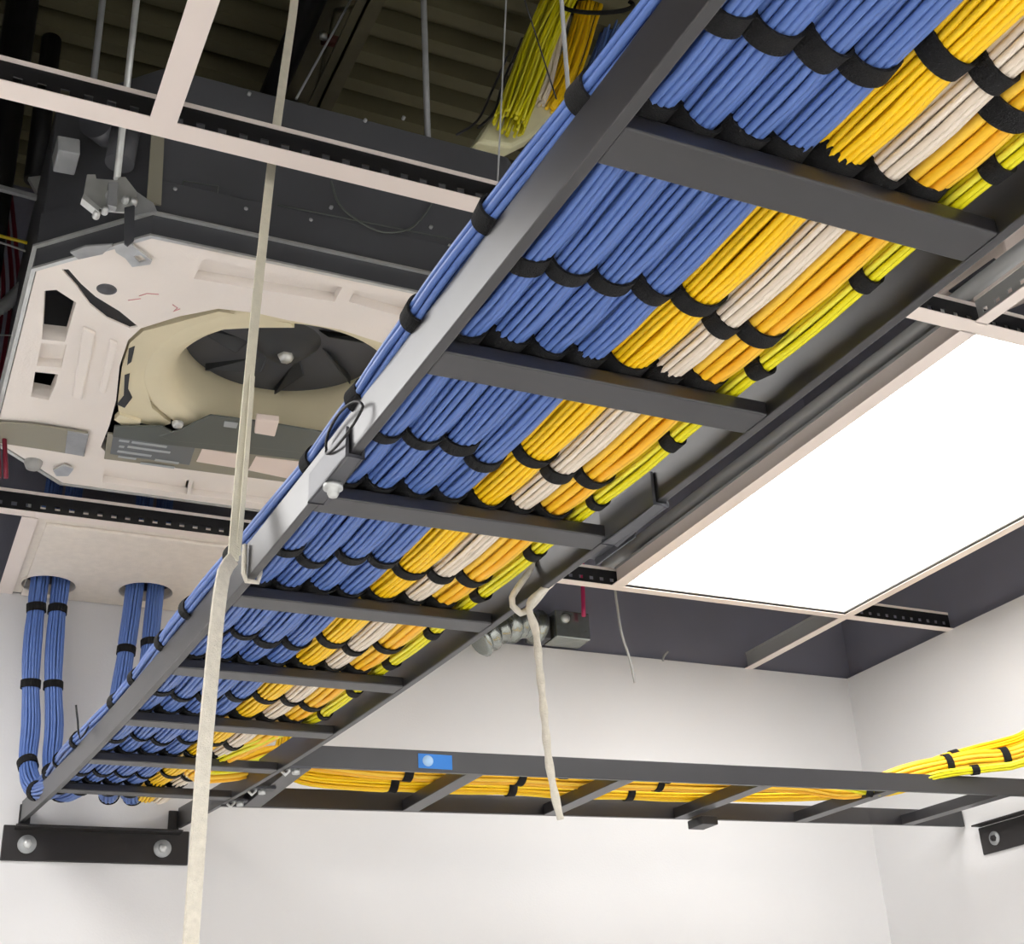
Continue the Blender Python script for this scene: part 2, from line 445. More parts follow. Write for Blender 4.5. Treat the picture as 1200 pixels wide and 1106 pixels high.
# open clip under the wall ladder
put('clip', MB().box(1.62, 1.66, WY1-.06, WY1, .566, .584), 'bracket_black', wl, bevel=.002)
br2 = thing('wall_bracket', 'black steel bracket bolted to the right wall under the ladder end', 'bracket', (XR, 2.3, .57))
put('back_plate', MB().box(XR-.006, XR, 2.14, 2.458, .527, .590), 'bracket_black', br2, bevel=.002)
put('ledge', MB().box(XR-.034, XR-.006, 2.15, 2.45, .590, .594), 'bracket_black', br2, bevel=.001)
for yy in (2.41, 2.19):
    o = put('washer', MB().lathe((XR-.006, yy, .557), [(0, -.003), (.016, -.003), (.016, 0), (0, 0)], 28, 'x'), 'dull_steel', br2)
    put('bolt_head', MB().lathe((XR-.009, yy, .557), [(0, -.007), (.006, -.007), (.008, -.003), (.008, 0)], 6, 'x'), 'bracket_black', o)
# J-bolts tying the two ladders together
for (uu, lb) in ((5.85, 'steel J-bolt clamp at the upper corner where the two ladders meet'), (6.55, 'steel J-bolt clamp with a yellow end cap where the two ladders meet'), (7.05, 'small steel J-bolt clamp at the lower corner where the two ladders meet')):
    q = LP(uu, 1, -.002, th+.008)
    jb = thing('junction_clamp', lb, 'clamp', q, 'J-bolts at the ladder junction')
    put('shank', MB().tube([q+Vector((0, 0, .05)), q+Vector((0, 0, 0)), q+Vector((-.006, 0, -.006)), q+Vector((-.012, 0, 0))], .003, 8), 'steel', jb)
    put('nut', MB().lathe(q+Vector((.012, 0, -.004)), [(0, 0), (.007, 0), (.007, .008), (0, .008)], 6), 'steel', jb)
    put('clamp_plate', MB().box(q.x-.004, q.x+.035, q.y-.01, q.y+.012, q.z+.004, q.z+.008), 'dark_steel', jb)

# ------------------------------------------------------------------ cable bundles
def bundle(name, label, path, r, rings, cr, mats, straps, cat='cable bundle', group=None, wob=.11, sides=8, seg=.02, sw=.016, twist=0.0, bulge=.08, cable_name='cable', wide=None):
    """a tied bundle: every cable one mesh, every strap one mesh. straps = distances along the path"""
    P = catmull(path, seg)
    arc = [0.0]
    for i in range(1, len(P)): arc.append(arc[-1]+(P[i]-P[i-1]).length)
    fr = frames(P)
    t = thing(name, label, cat, P[len(P)//2], group)
    ss = sorted(straps)
    def loose(s):
        if not ss: return 1.0
        lo = max([a for a in ss if a <= s], default=None); hi = min([a for a in ss if a >= s], default=None)
        if lo is None or hi is None: return 1.0
        if hi-lo < 1e-6: return 0.0
        return min(1.0, 1.25*math.sin(PI*(s-lo)/(hi-lo))**2)*min(1.0, .35+(hi-lo)/.13)
    LO = [loose(s) for s in arc]
    cnt = 0
    for (n, rho) in rings:
        ph0 = random.random()*6.28
        for j in range(n):
            a0 = ph0+2*PI*j/n; f1 = random.uniform(5, 9); f2 = random.uniform(14, 22); p1 = random.random()*6.28; p2 = random.random()*6.28
            dr = random.uniform(-.07, .05)
            pts = []
            for i, p in enumerate(P):
                k = LO[i]
                a = a0+twist*arc[i]+wob*k*(math.sin(f1*arc[i]+p1)*.7+.3*math.sin(f2*arc[i]+p2))*.5+wob*.25*math.sin(f1*.5*arc[i]+p2)
                rr = rho*(1+dr*k+bulge*k-.035*(1-k))
                A, B = fr[i]
                pts.append(p+A*(rr*math.cos(a))+B*(rr*math.sin(a)))
            put(cable_name, MB().tube(pts, cr, sides), mats[(cnt*7+j) % len(mats)], t); cnt += 1
    for s in ss:
        i = min(range(len(arc)), key=lambda k: abs(arc[k]-s))
        T = (P[min(i+1, len(P)-1)]-P[max(i-1, 0)]).normalized(); A, B = fr[i]
        tl = random.uniform(-.18, .18); T2 = (T+A*tl+B*random.uniform(-.1, .1)).normalized()
        A2 = (A-T2*A.dot(T2)).normalized(); B2 = T2.cross(A2)
        R0 = r*.97+cr*.1; R1 = R0+.0022
        N = 28; V = []; F = []
        w0 = (sw if (wide is None or s not in wide) else sw*1.9)*random.uniform(.9, 1.12)/2
        for j in range(N):
            q = 2*PI*j/N; e = A2*math.cos(q)+B2*math.sin(q)
            wv = 1+.02*math.sin(3*q)
            for (R_, o_) in ((R0, -w0), (R1*wv, -w0), (R1*wv, w0), (R0, w0)): V.append(P[i]+e*R_+T2*o_)
        for j in range(N):
            for k in range(4): F.append((j*4+k, ((j+1) % N)*4+k, ((j+1) % N)*4+(k+1) % 4, j*4+(k+1) % 4))
        put('strap', MB().add(V, F, False), 'velcro', t)
    return t
def on_path_s(path, u_list, upt):
    """arc positions for ladder stations given the path was sampled by upt"""
    return [sum(((upt(a)-upt(b)).length for a, b in ((u_list[0], u_list[0]),)), 0)]
def ladder_path(fr, r, u0, u1, dz=.0150, step=.25, sag=.003, xo=0):
    out = []; u = u0
    while u < u1+1e-6:
        out.append(LP(u, fr, dz+r-sag*(math.sin(PI*((u+.06) % 1)))**2, xo)); u += step
    return out
def arc_of(path_pts, seg, target_us, u0, step):
    return None
def stations(u0, u1, offs, jit=.04):
    L = []
    k = math.floor(u0)
    while k <= u1:
        for o in offs:
            u = k+o+(random.uniform(-jit, jit) if o < .8 else random.uniform(-.006, .006))
            if u0+.05 < u < u1-.02: L.append(u)
        k += 1
    return L
def us_to_s(us_, u0, fr, r):
    """arc length from u0 along the ladder"""
    out = []
    for u in us_:
        n = 24; s = 0; a = LP(u0, fr, r)
        for i in range(1, n+1):
            b = LP(lerp(u0, u, i/n), fr, r); s += (b-a).length; a = b
        out.append(s)
    return out
U0 = -2.6
RT = .0150
def ring_set(r, cr):
    """concentric rings of cables filling radius r"""
    out = []; rho = r-cr
    while rho > cr*.9 and len(out) < 2:
        n = int(2*PI*rho/(2*cr*1.03)); out.append((n, rho)); rho -= 2*cr*.93
    return out
RB = .0177; CB = .00275
where = ['beside the left rail', 'second from the left rail', 'third from the left rail', 'next to the amber cables']
VX = [(.268, 2.752), (.312, 2.750), (.428, 2.742), (.478, 2.735)]
tops = [H1+Vector((-.018, 0, 0)), H1+Vector((.024, 0, 0)), H2+Vector((-.024, 0, 0)), H2+Vector((.020, 0, 0))]
for i in range(4):
    fr_ = .062+.1180*i
    base = ladder_path(fr_, RB, U0, 7.0)
    e = base[-1]
    vx, vy = VX[i]
    zz = e.z
    tail = [Vector((lerp(e.x, vx, .3), 2.56, zz+.002)), Vector((lerp(e.x, vx, .75), 2.665, zz+.022)), Vector((vx, 2.728, zz+.085)), Vector((vx, vy, zz+.17)),
            Vector((lerp(vx, tops[i].x, .5)-(.006 if i < 2 else 0), vy, zz+.30)), Vector((tops[i].x, tops[i].y, HC-.01)), Vector((tops[i].x+.01, tops[i].y+.01, HC+.25))]
    path = base+tail
    st_ = stations(U0, 7.1, (.53, .885)); S1 = us_to_s(st_, U0, fr_, .03); W1 = set(a for a, b_ in zip(S1, st_) if (b_ % 1) > .8)
    L0 = us_to_s([7.0], U0, fr_, .03)[0]
    S1 += [L0+.06, L0+.19]
    lv = {0: (.30, .465, .65), 1: (.28, .465, .65), 2: (.565, .36), 3: (.585, .30)}[i]
    S1 += [L0+a for a in lv]
    bundle('cable_bundle', 'blue cable bundle on the loaded ladder, %s' % where[i], path, RB, ring_set(RB, CB), CB, BLUE, S1, group='blue bundles on the ladder', wide=W1)
# amber, orange and lime turn onto the wall ladder; white climbs away behind
def turn_right(e, fr_, yw, r, rise):
    z = WP(1, 0).z
    a = [Vector((LP(6.6, 1).x-.10, yw-.05, e.z+.006)), Vector((LP(6.6, 1).x-.02, yw-.012, e.z+.018)), Vector((LP(6.6, 1).x+.07, yw, WP(.75, 0, .03+r+.010).z)),
         WP(.85, yw, .027+r), WP(1.1, yw, .026+r), WP(1.35, yw, .024+r), WP(1.6, yw, .026+r), WP(1.80, yw-.01, .03+r)]
    return a+rise
RA = .0205
fa = .550
e = LP(6.2, fa, RT+RA)
riseA = [py_(1040, 921, 2.30), py_(1110, 893, 2.22), py_(1200, 868, 2.14), Vector((2.33, 2.06, .78)), Vector((2.37, 2.0, .92))]
riseO = [py_(1000, 925, 2.27), py_(1070, 905, 2.21), py_(1130, 892, 2.17), py_(1200, 882, 2.11), Vector((2.32, 2.01, .74)), Vector((2.37, 1.94, .88))]
riseL = [py_(1030, 928, 2.22), py_(1100, 908, 2.17), py_(1160, 900, 2.14), py_(1200, 893, 2.09), Vector((2.30, 1.98, .69)), Vector((2.37, 1.90, .80))]
def bund_right(name, label, fr_, r, cr, mats, uend, yw, rise, offs, jit=.04, wo=.11, wstr=()):
    base = ladder_path(fr_, r, U0, uend)
    e = base[-1]
    tail = turn_right(e, fr_, yw, r, rise)
    st_ = stations(U0, uend, offs, jit); S1 = us_to_s(st_, U0, fr_, .03); W1 = set(a for a, b_ in zip(S1, st_) if (b_ % 1) > .8)
    path = base+tail
    # straps on the wall ladder by x position
    Pp = catmull(path, .02); s = 0; want = list(wstr); L = []
    for a, b in zip(Pp[:-1], Pp[1:]):
        s += (b-a).length
        if a.y > 1.9 and want and a.x > .7 and b.x >= want[0]: L.append(s); want.pop(0)
    return bundle(name, label, path, r, ring_set(r, cr), cr, mats, S1+L, group='coloured bundles on the ladder', wob=wo, wide=W1)
base = ladder_path(fa, RA, U0, 7.0)
st_ = stations(U0, 7.1, (.52, .885)); SW = us_to_s(st_, U0, fa, .03); WW = set(a for a, b_ in zip(SW, st_) if (b_ % 1) > .8)
bundle('cable_bundle', 'amber cable bundle between the blue and the white bundles on the ladder', base+[Vector((.475, 2.60, base[-1].z+.01)), Vector((.51, 2.70, .69)), Vector((.60, 2.77, .85)), Vector((.70, 2.78, 1.0)), Vector((.76, 2.78, 1.12)), Vector((.78, 2.75, 1.4))], RA, ring_set(RA, .0026), .0026, AMBER,
       SW, group='coloured bundles on the ladder', wide=WW)
yb_ = .0205
yp_ = [Vector((.99, 2.72, 1.4)), Vector((.97, 2.76, 1.12)), Vector((.84, 2.72, .88)), Vector((.745, 2.60, .72)), Vector((.735, 2.48, .64)), WP(.86, 2.435, .027+yb_), WP(1.1, 2.43, .026+yb_), WP(1.35, 2.43, .024+yb_), WP(1.6, 2.43, .026+yb_), WP(1.80, 2.42, .03+yb_)]+riseA
Pp = catmull(yp_, .02); s_ = 0; want = [.90, 1.16, 1.42, 1.66, 1.95, 2.14, 2.30]; L = []
for a, b in zip(Pp[:-1], Pp[1:]):
    s_ += (b-a).length
    if a.y < 2.46 and want and b.x >= want[0]: L.append(s_); want.pop(0)
bundle('cable_bundle', 'yellow cable bundle lying along the wall ladder nearest the back wall', yp_, yb_, ring_set(yb_, .0028), .0028, YELLOW, L, group='coloured bundles on the ladder')
bund_right('cable_bundle', 'orange cable bundle right of the white bundle on the ladder', .795, .0205, .0042, ORANGE, 5.5, 2.345, riseO, (.55, .885), wstr=(.90, 1.14, 1.45, 1.68, 1.93, 2.08, 2.2, 2.34))
bund_right('cable_bundle', 'thin yellow-green cable bundle beside the right rail of the ladder', .896, .0088, .0026, LIME, 5.0, 2.275, riseL, (.25, .76), wo=.25, wstr=(.88, 1.19, 1.43, 1.7, 1.9, 2.12, 2.25))
rw = .0152; fw = .672
base = ladder_path(fw, rw, U0, 7.0)
tail = [Vector((.50, 2.60, base[-1].z+.01)), Vector((.55, 2.70, .72)), Vector((.66, 2.76, .85)), Vector((.80, 2.77, 1.0)), Vector((.9, 2.77, 1.12)), Vector((.93, 2.75, 1.4))]
st_ = stations(U0, 7.1, (.52, .885)); SW = us_to_s(st_, U0, fw, .03); WW = set(a for a, b_ in zip(SW, st_) if (b_ % 1) > .8)
bundle('cable_bundle', 'white cable bundle between the amber and the orange bundles on the ladder', base+tail, rw, ring_set(rw, .0027), .0027, WHITE,
       SW, group='coloured bundles on the ladder', wide=WW)
# blue bundle riding on the left rail
rs = .0118
pth = []
u = U0
while u < 7.6:
    k = min(1, max(0, (u-6.6)/1.0))
    lift = .0 if u > -.5 else 0
    pth.append(LP(u, 0, h+rs*.95+.001*math.sin(3*u), -.003-.004*math.sin(2.2*u)+.004*k)); u += .25
pth += [LP(7.9, 0, h+rs+.002, .0), LP(8.1, 0, h+rs+.03, -.006)]
bundle('cable_bundle', 'slim blue cable bundle tied along the top of the left rail', pth, rs, ring_set(rs, .0029), .0029, BLUE,
       us_to_s([-1.4, -.6, .02, .5, 1.02, 1.5, 1.98, 2.9, 3.55, 4.1, 4.75, 5.25, 6.2, 6.9, 7.4], U0, 0, .05), group='blue bundles on the ladder', wob=.2, sw=.018)
# spare strap ends poking past the last rung
for i, fx in enumerate((.03, .16, .28, .40, .60)):
    pass

# ------------------------------------------------------------------ hoisting strap and rope
def ribbon(name, pts, wdt, thk, material, facing, parent=None):
    P = catmull(pts, .02); mb = MB()
    V = []; F = []
    n = len(P)
    for i, p in enumerate(P):
        t_ = (P[min(i+1, n-1)]-P[max(i-1, 0)]).normalized()
        sd = t_.cross(Vector(facing)).normalized(); nn = sd.cross(t_)
        ww = wdt[0]+(wdt[1]-wdt[0])*i/(n-1) if isinstance(wdt, tuple) else wdt
        for a, b in ((-1, -1), (1, -1), (1, 1), (-1, 1)): V.append(p+sd*(a*ww/2)+nn*(b*thk/2))
    for i in range(n-1):
        for k in range(4): F.append((i*4+k, i*4+(k+1) % 4, (i+1)*4+(k+1) % 4, (i+1)*4+k))
    mb.add(V, F, False); mb.add(V[:4], [(3, 2, 1, 0)]); mb.add(V[-4:], [(0, 1, 2, 3)])
    return put(name, mb, material, parent, bevel=.0007)
ys = 1.31
stp = thing('lifting_strap', 'long pale flat strap hanging from the roof, looped round the left ladder rail', 'strap', LP(2.62, 0, 0, -th))
ribbon('hanging_length', [Vector((py_(352, -90, 1.37).x+.01, 1.375, ZD)), py_(352, -90, 1.36), py_(345, 0, 1.35), py_(333, 85, 1.34), py_(318, 195, 1.33), py_(298, 380, 1.30), py_(281, 560, 1.265), py_(273, 655, 1.235)], .0125, .002, 'strap_tan', (.3, -1, 0), stp)
ribbon('return_length', [py_(296, 440, 1.285), py_(287, 560, 1.26), py_(279, 650, 1.24)], .006, .002, 'strap_tan', (.3, -1, 0), stp)
kn = LP(2.60, 0, 0, -th-.006)
ribbon('tail', [py_(273, 655, 1.232), py_(262, 672, 1.205), py_(255, 720, 1.19), py_(247, 800, 1.18), py_(238, 900, 1.175), py_(231, 1000, 1.17), py_(223, 1110, 1.165), py_(214, 1230, 1.16)], .0145, .0035, 'rope_white', (.35, -1, 0), stp)
lo = LP(2.66, 0, 0)
put('loop', MB().tube([lo+Vector((-th-.004, 0, h*.9)), lo+Vector((-th-.004, 0, .004)), lo+Vector((-th-.001, 0, -.004)), lo+Vector((.002, 0, -.004)), lo+Vector((.004, 0, .006)), lo+Vector((.004, 0, h*.9))], .0028, 8), 'rope_white', stp)
# right rope
rp = thing('rope', 'short white rope hooked over the right ladder rail and hanging down', 'rope', LP(2.4, 1, 0, th))
c = LP(2.45, 1, 0)
pr_ = [c+Vector((-.004, 0, .055)), c+Vector((-.0045, 0, .03)), py_(600, 700, c.y-.002), py_(606, 715, c.y-.004), py_(617, 716, c.y-.003), c+Vector((th+.006, -.004, .012)), c+Vector((th+.010, 0, .035)), c+Vector((th+.004, 0, .05)), c+Vector((-.003, 0, .056))]
put('hook_loop', MB().tube(catmull(pr_, .006), .0036, 8), 'rope_white', rp)
y_ = c.y-.012
P = catmull([c+Vector((th+.008, -.006, .012)), py_(621, 708, y_), py_(628, 740, y_), py_(632, 780, y_), py_(637, 830, y_), py_(643, 890, y_), py_(651, 935, y_), py_(657, 960, y_)], .006)
put('tail', MB().tube(P, [.0042+.0006*math.sin(i*1.3) for i in range(len(P))], 10), 'rope_white', rp)

# ------------------------------------------------------------------ ceiling cassette (air conditioner) with its cover off
ZA = 1.12
AX0, AX1, AY0, AY1, CH = .098, .935, 1.54, 2.365, .137
def octo(i=0.0):
    a, b, c_, d = AX0+i, AX1-i, AY0+i, AY1-i; k = CH-i*.4
    return [(a+k, c_), (b-k, c_), (b, c_+k), (b, d-k), (b-k, d), (a+k, d), (a, d-k), (a, c_+k)]
ac = thing('air_conditioner', 'black ceiling cassette air conditioner without its cover, white foam underside showing', 'air conditioner', ((AX0+AX1)/2, (AY0+AY1)/2, ZA))
def zp(L, z=ZA): return [pz(a, b, z) for a, b in L]
body = MB().prism([(x, y, ZA+.10) for x, y in octo(.006)], (0, 0, .21))
casing = put('casing', body, 'ac_black', ac, bevel=.003)
put('inner_tray', MB().plate(octo(.012), [circ((.52, 1.95), .20, 48)], ZA+.085, ZA+.10), 'fan_dark', ac)
def ring(i0, i1, z0, z1): return MB().plate(octo(i0), [octo(i1)], z0, z1)
put('casing_skirt', ring(.003, .006, ZA+.0035, ZA+.10), 'ac_black', ac)
f1 = put('casing_flange', ring(-.001, .005, ZA, ZA+.0035), 'steel', ac)
put('upper_flange', ring(-.003, .007, ZA+.038, ZA+.0415), 'steel', ac)
OPEN = [(165, 386), (210, 372), (256, 363), (300, 368), (335, 376), (400, 388), (500, 420), (470, 590), (340, 565), (250, 553), (180, 543), (130, 537), (118, 525), (128, 500), (136, 470), (140, 430), (150, 400)]
SLOT = [(72, 317), (80, 317), (95, 334), (112, 349), (140, 366), (162, 384), (152, 386), (125, 374), (105, 358), (90, 337)]
POCK1 = [(52, 342), (66, 341), (89, 356), (76, 402), (49, 399)]
POCK2 = [(41, 437), (68, 440), (65, 452), (57, 470), (36, 466), (39, 450)]
TRAY1 = [(48, 404), (78, 405), (72, 432), (43, 430)]
REC1 = [(239, 305), (401, 338), (392, 355), (227, 328)]
REC2 = [(416, 341), (488, 354), (474, 373), (409, 355)]
REC3 = [(123, 551), (222, 564), (219, 580), (120, 566)]
REC4 = [(226, 565), (335, 578), (330, 594), (223, 581)]
NUB = [(p.x, p.y) for p in zp([(30, 470), (0, 466), (-30, 460), (-30, 700), (66, 560), (56, 535), (100, 535), (103, 512), (60, 505), (4, 495)])]
holes = [[(p.x, p.y) for p in zp(L)] for L in (OPEN, SLOT, POCK1, POCK2, TRAY1, REC1, REC2, REC3, REC4)]
foam = put('foam_frame', MB().plate(octo(.0065), holes, ZA+.002, ZA+.030), 'foam_white', ac)
for L, d in ((TRAY1, .018), (REC1, .018), (REC2, .018), (REC3, .016), (REC4, .016)):
    c_ = sum((Vector(p) for p in zp(L)), Vector())/len(L)
    pl = [(c_+(p-c_)*1.12) for p in zp(L)]
    put('foam_recess', MB().prism([Vector((p.x, p.y, ZA+d)) for p in pl], (0, 0, .012)), 'foam_white', foam)
g_ = [Vector(p) for p in zp(SLOT, ZA)]
put('slot_shade', MB().prism([Vector((p.x, p.y, ZA+.005)) for p in g_], (0, 0, .02)), 'black_plastic', ac)  # black strip in the foam slot; the gap's shade put into its colour
# raised foam ribs on the left block
for L in ([(97, 385), (112, 392), (96, 470), (84, 466)], [(128, 400), (138, 404), (124, 462), (116, 460)]):
    put('foam_rib', MB().prism(zp(L, ZA-.004), (0, 0, .007)), 'foam_white', foam, bevel=.003)
cc = pz(334, 447, ZA+.02); cc.z = ZA
prof = [(.232, .034), (.232, .012), (.225, .0095), (.205, .0095), (.193, .012), (.184, .018), (.178, .028), (.173, .05), (.171, .078), (.171, .12), (.232, .12)]
put('bell_mouth', MB().lathe(cc, prof, 96), 'foam_cream', ac)
# cream corner infill around the bell mouth
inf = [(168, 388), (256, 365), (340, 379), (345, 384), (300, 384), (262, 386), (228, 396), (200, 412), (182, 432), (172, 455), (178, 478), (200, 496), (190, 500), (140, 492), (138, 470), (143, 430), (152, 402)]
put('foam_collar', MB().prism(zp(inf, ZA+.010), (0, 0, .02)), 'foam_cream', ac)
put('foam_torn_edge', MB().prism(zp([(140, 486), (165, 494), (163, 500), (144, 499), (134, 492)], ZA+.004), (0, 0, .01)), 'foam_cream', ac)
for L in ([(151, 409), (158, 406), (154, 424), (149, 428)], [(146, 440), (152, 438), (150, 456), (155, 466), (146, 478), (137, 474), (145, 464)]):
    put('foam_gap', MB().prism(zp(L, ZA+.0085), (0, 0, .0012)), 'fan_dark', ac)
# fan
fan = put('fan_wheel', MB().lathe(cc+Vector((0, 0, .105)), [(0, -.035), (.03, -.034), (.045, -.02), (.06, -.004), (.10, .0), (.168, .0), (.168, .006), (0, .006)], 48), 'fan_dark', ac)
for k in range(7):
    a = 2*PI*k/7; d1 = Vector((math.cos(a), math.sin(a), 0)); d2 = Vector((math.cos(a+.5), math.sin(a+.5), 0))
    put('fan_blade', MB().prism([cc+d1*.062+Vector((0, 0, .103)), cc+d2*.160+Vector((0, 0, .104)), cc+d2*.160+Vector((0, 0, .086)), cc+d1*.085+Vector((0, 0, .080))], (-.003*d1.y, .003*d1.x, 0)), 'fan_dark', fan)
put('fan_hub_nut', MB().lathe(cc+Vector((0, 0, .068)), [(0, -.008), (.010, -.008), (.014, 0), (.014, .012)], 6), 'steel', fan)
# control box and labels at the far side
cv = put('control_cover', MB().prism(zp([(185, 511), (208, 505), (246, 487), (310, 495), (420, 514), (416, 540), (330, 528), (200, 517)], ZA-.004), (0, 0, .004)), 'cover_grey', ac, bevel=.002)
put('cover_ledge', MB().prism(zp([(134, 500), (190, 500), (212, 512), (420, 538), (418, 546), (200, 522), (132, 512)], ZA-.003), (0, 0, .004)), 'cover_grey', ac, bevel=.001)
pn = put('label_panel', MB().prism(zp([(126, 508), (418, 549), (412, 575), (122, 538)], ZA-.001), (0, 0, .004)), 'panel_beige', ac, bevel=.001)
npl = put('name_plate', MB().prism(zp([(133, 509), (229, 523), (222, 545), (129, 532)], ZA-.0025), (0, 0, .0015)), 'plate_grey', pn, bevel=.0005)
npl['label'] = 'grey rating plate with fine print'
mb = MB()
for i, (a, b_, yy) in enumerate(((140, 152, 515), (155, 196, 515), (140, 146, 522), (150, 200, 521), (138, 178, 528), (182, 210, 532), (139, 160, 534), (165, 205, 538))):
    k = (yy-509); x_ = 0
    mb.prism(zp([(a, yy+(a-140)*.14), (b_, yy+(b_-140)*.14), (b_-1, yy+2.2+(b_-140)*.14), (a-1, yy+2.2+(a-140)*.14)], ZA-.0032), (0, 0, .0006))
put('fine_print', mb, 'print_light', npl)
for L in ([(237, 526), (283, 533), (280, 549), (230, 541)], [(300, 535), (356, 542), (348, 563), (291, 551)]):
    put('paper_label', MB().prism(zp(L, ZA-.0025), (0, 0, .0012)), 'label_white', pn)
put('paper_label', MB().prism(zp([(263, 494), (279, 496), (277, 502), (262, 500)], ZA-.0055), (0, 0, .0012)), 'print_light', cv)
put('terminal_clip', MB().prism(zp([(300, 491), (327, 494), (322, 512), (298, 508)], ZA-.014), (0, 0, .012)), 'label_white', cv, bevel=.002)
put('cover_screw', MB().lathe(pz(208, 500, ZA-.006), [(0, -.001), (.008, 0), (.010, .004), (.010, .008)], 16), 'steel', cv)
# screw cap, pink stamps, hooks
put('rubber_cap', MB().lathe(pz(125, 339, ZA+.002), [(0, -.003), (.010, -.003), (.0145, .0), (.0145, .002)], 24), 'ac_black', foam)
for pts_ in ([(163, 348), (172, 345), (186, 346)], [(150, 353), (165, 351)], [(202, 358), (208, 362), (203, 366), (211, 363)]):
    put('stamp_mark', MB().tube([Vector((p.x, p.y, ZA+.0018)) for p in zp(pts_)], .0007, 6), 'print_pink', foam)
for L in ([(-10, 495), (40, 498), (103, 508), (99, 535), (50, 527), (-10, 518)],):
    put('corner_strap', MB().prism(zp(L, ZA-.006), (0, 0, .004)), 'panel_beige', ac, bevel=.001)
put('corner_clip', MB().prism(zp([(79, 506), (104, 510), (98, 535), (76, 531)], ZA-.009), (0, 0, .003)), 'dull_steel', ac, bevel=.0008)
hk = [(133, 288), (148, 284), (154, 287), (178, 306), (176, 310), (155, 313), (147, 303), (136, 296)]
put('hook_plate', MB().plate([(p.x, p.y) for p in zp(hk, ZA-.006)], [[(p.x, p.y) for p in zp([(156, 300), (165, 299), (172, 305), (163, 308)], ZA-.006)]], ZA-.006, ZA-.003), 'steel', ac)
put('edge_plate', MB().prism(zp([(82, 296), (100, 289), (132, 287), (120, 298), (92, 304)], ZA-.003), (0, 0, .003)), 'dull_steel', ac)
put('hook_plate', MB().prism(zp([(62, 551), (75, 545), (86, 550), (80, 558), (66, 558)], ZA-.006), (0, 0, .003)), 'steel', ac)
put('drain_cap', MB().lathe(pz(39, 543, ZA-.002), [(0, -.012), (.012, -.010), (.016, 0), (.016, .02)], 24), 'grey_plastic', ac)
# hanger bracket at the near left corner
yb = 1.50
def yp(L, y): return [py_(a, b, y) for a, b in L]
hb = put('hanger_bracket', MB().prism(yp([(102, 204), (112, 204), (113, 209), (137, 211), (140, 207), (147, 207), (161, 225), (158, 240), (146, 249), (122, 247), (117, 243), (98, 227)], yb), (0, .003, 0)), 'steel', ac, bevel=.0008)
put('bracket_lip', MB().prism(yp([(98, 227), (117, 243), (116, 248), (96, 232)], yb-.012), (0, .014, 0)), 'steel', hb)
put('bracket_lip', MB().prism(yp([(127, 213), (139, 213), (137, 243), (126, 240)], yb-.010), (0, .012, 0)), 'dull_steel', hb, bevel=.001)
for p in ((113, 251), (123, 246), (147, 234), (157, 236), (128, 228)):
    put('bracket_bolt', MB().lathe(py_(p[0], p[1], yb-.004), [(0, -.006), (.004, -.005), (.005, 0), (.005, .006)], 10, 'y'), 'steel', hb)
put('bracket_leg', MB().prism(yp([(146, 243), (158, 240), (157, 282), (150, 288), (146, 285)], yb-.002), (0, .003, 0)), 'dark_steel', hb)
put('bracket_wing', MB().prism(yp([(161, 225), (180, 238), (184, 247), (150, 254), (158, 240)], yb+.03), (0, .003, 0)), 'dull_steel', hb)
# details on the black front
yf = AY0+.004
for p in ((205, 222), (288, 245), (388, 243), (364, 258), (505, 266), (527, 288), (292, 110), (428, 141), (473, 138)):
    put('casing_screw', MB().lathe(py_(p[0], p[1], yf), [(0, -.003), (.003, -.002), (.003, .003)], 10, 'y'), 'dull_steel', casing)
a = [py_(215, 212, yf), py_(256, 218, yf), py_(253, 245, yf), py_(214, 239, yf)]
put('knockout', MB().tube(a+[a[0]], .0009, 6), 'cover_grey', casing)
put('casing_seam', MB().tube([py_(325, 240, yf), py_(538, 282, yf)], .001, 6), 'cover_grey', casing)
put('sensor_wire', MB().tube(catmull([py_(388, 212, yf-.004), py_(398, 240, yf-.004), py_(425, 262, yf-.01), py_(450, 272, yf-.01), py_(480, 268, yf-.006), py_(500, 248, yf-.004), py_(507, 235, yf-.003)], .01), .0016, 6), 'cover_grey', casing)
put('pipe_stub', MB().tube([Vector((.19, 1.60, 1.325)), Vector((.150, 1.555, 1.31))], .028, 20), 'dark_steel', casing)
put('drain_box', MB().prism(yp([(67, 158), (94, 163), (94, 181), (68, 176)], 1.56), (0, .05, 0)), 'dull_steel', casing, bevel=.002)
put('pipe_cover', MB().tube([py_(148, 150, 1.545), py_(140, 192, 1.545)], .020, 16), 'ac_black', casing)
put('foil_strip', MB().prism(yp([(178, 150), (193, 153), (189, 240), (172, 236)], 1.536), (0, .004, 0)), 'panel_beige', casing)

# ------------------------------------------------------------------ hangers in the roof space
def rod(name, label, cat, p0, p1, r, m, group=None):
    p0 = Vector(p0); p1 = Vector(p1)
    if p1.z < ZD: p1 = p0+(p1-p0)*((ZD-p0.z)/(p1.z-p0.z))
    return tag(put(name, MB().tube([p0, p1], r, 10), m), label, cat, group)
rod('threaded_rod', 'bright threaded rod rising from the near left bracket of the cassette', 'rod', py_(137, 210, 1.505), py_(172, -110, 1.505), .0048, 'steel', 'rods holding the cassette')
rod('threaded_rod', 'thin grey threaded rod left of the brightest rod, at upper left', 'rod', Vector((.158, 1.75, 1.43)), Vector((.158, 1.75, ZD)), .0055, 'dull_steel', 'rods holding the cassette')
rod('threaded_rod', 'grey threaded rod right of centre above the black cassette', 'rod', Vector((.684, 1.62, 1.43)), Vector((.684, 1.62, ZD)), .0055, 'dull_steel', 'rods holding the cassette')
rod('hanger_wire', 'thin dark wire dropping to the pierced tee near the ladder', 'wire', py_(583, 216, GY[0]), py_(596, -60, GY[0]+.02), .0012, 'dull_steel', 'ceiling hanger wires')
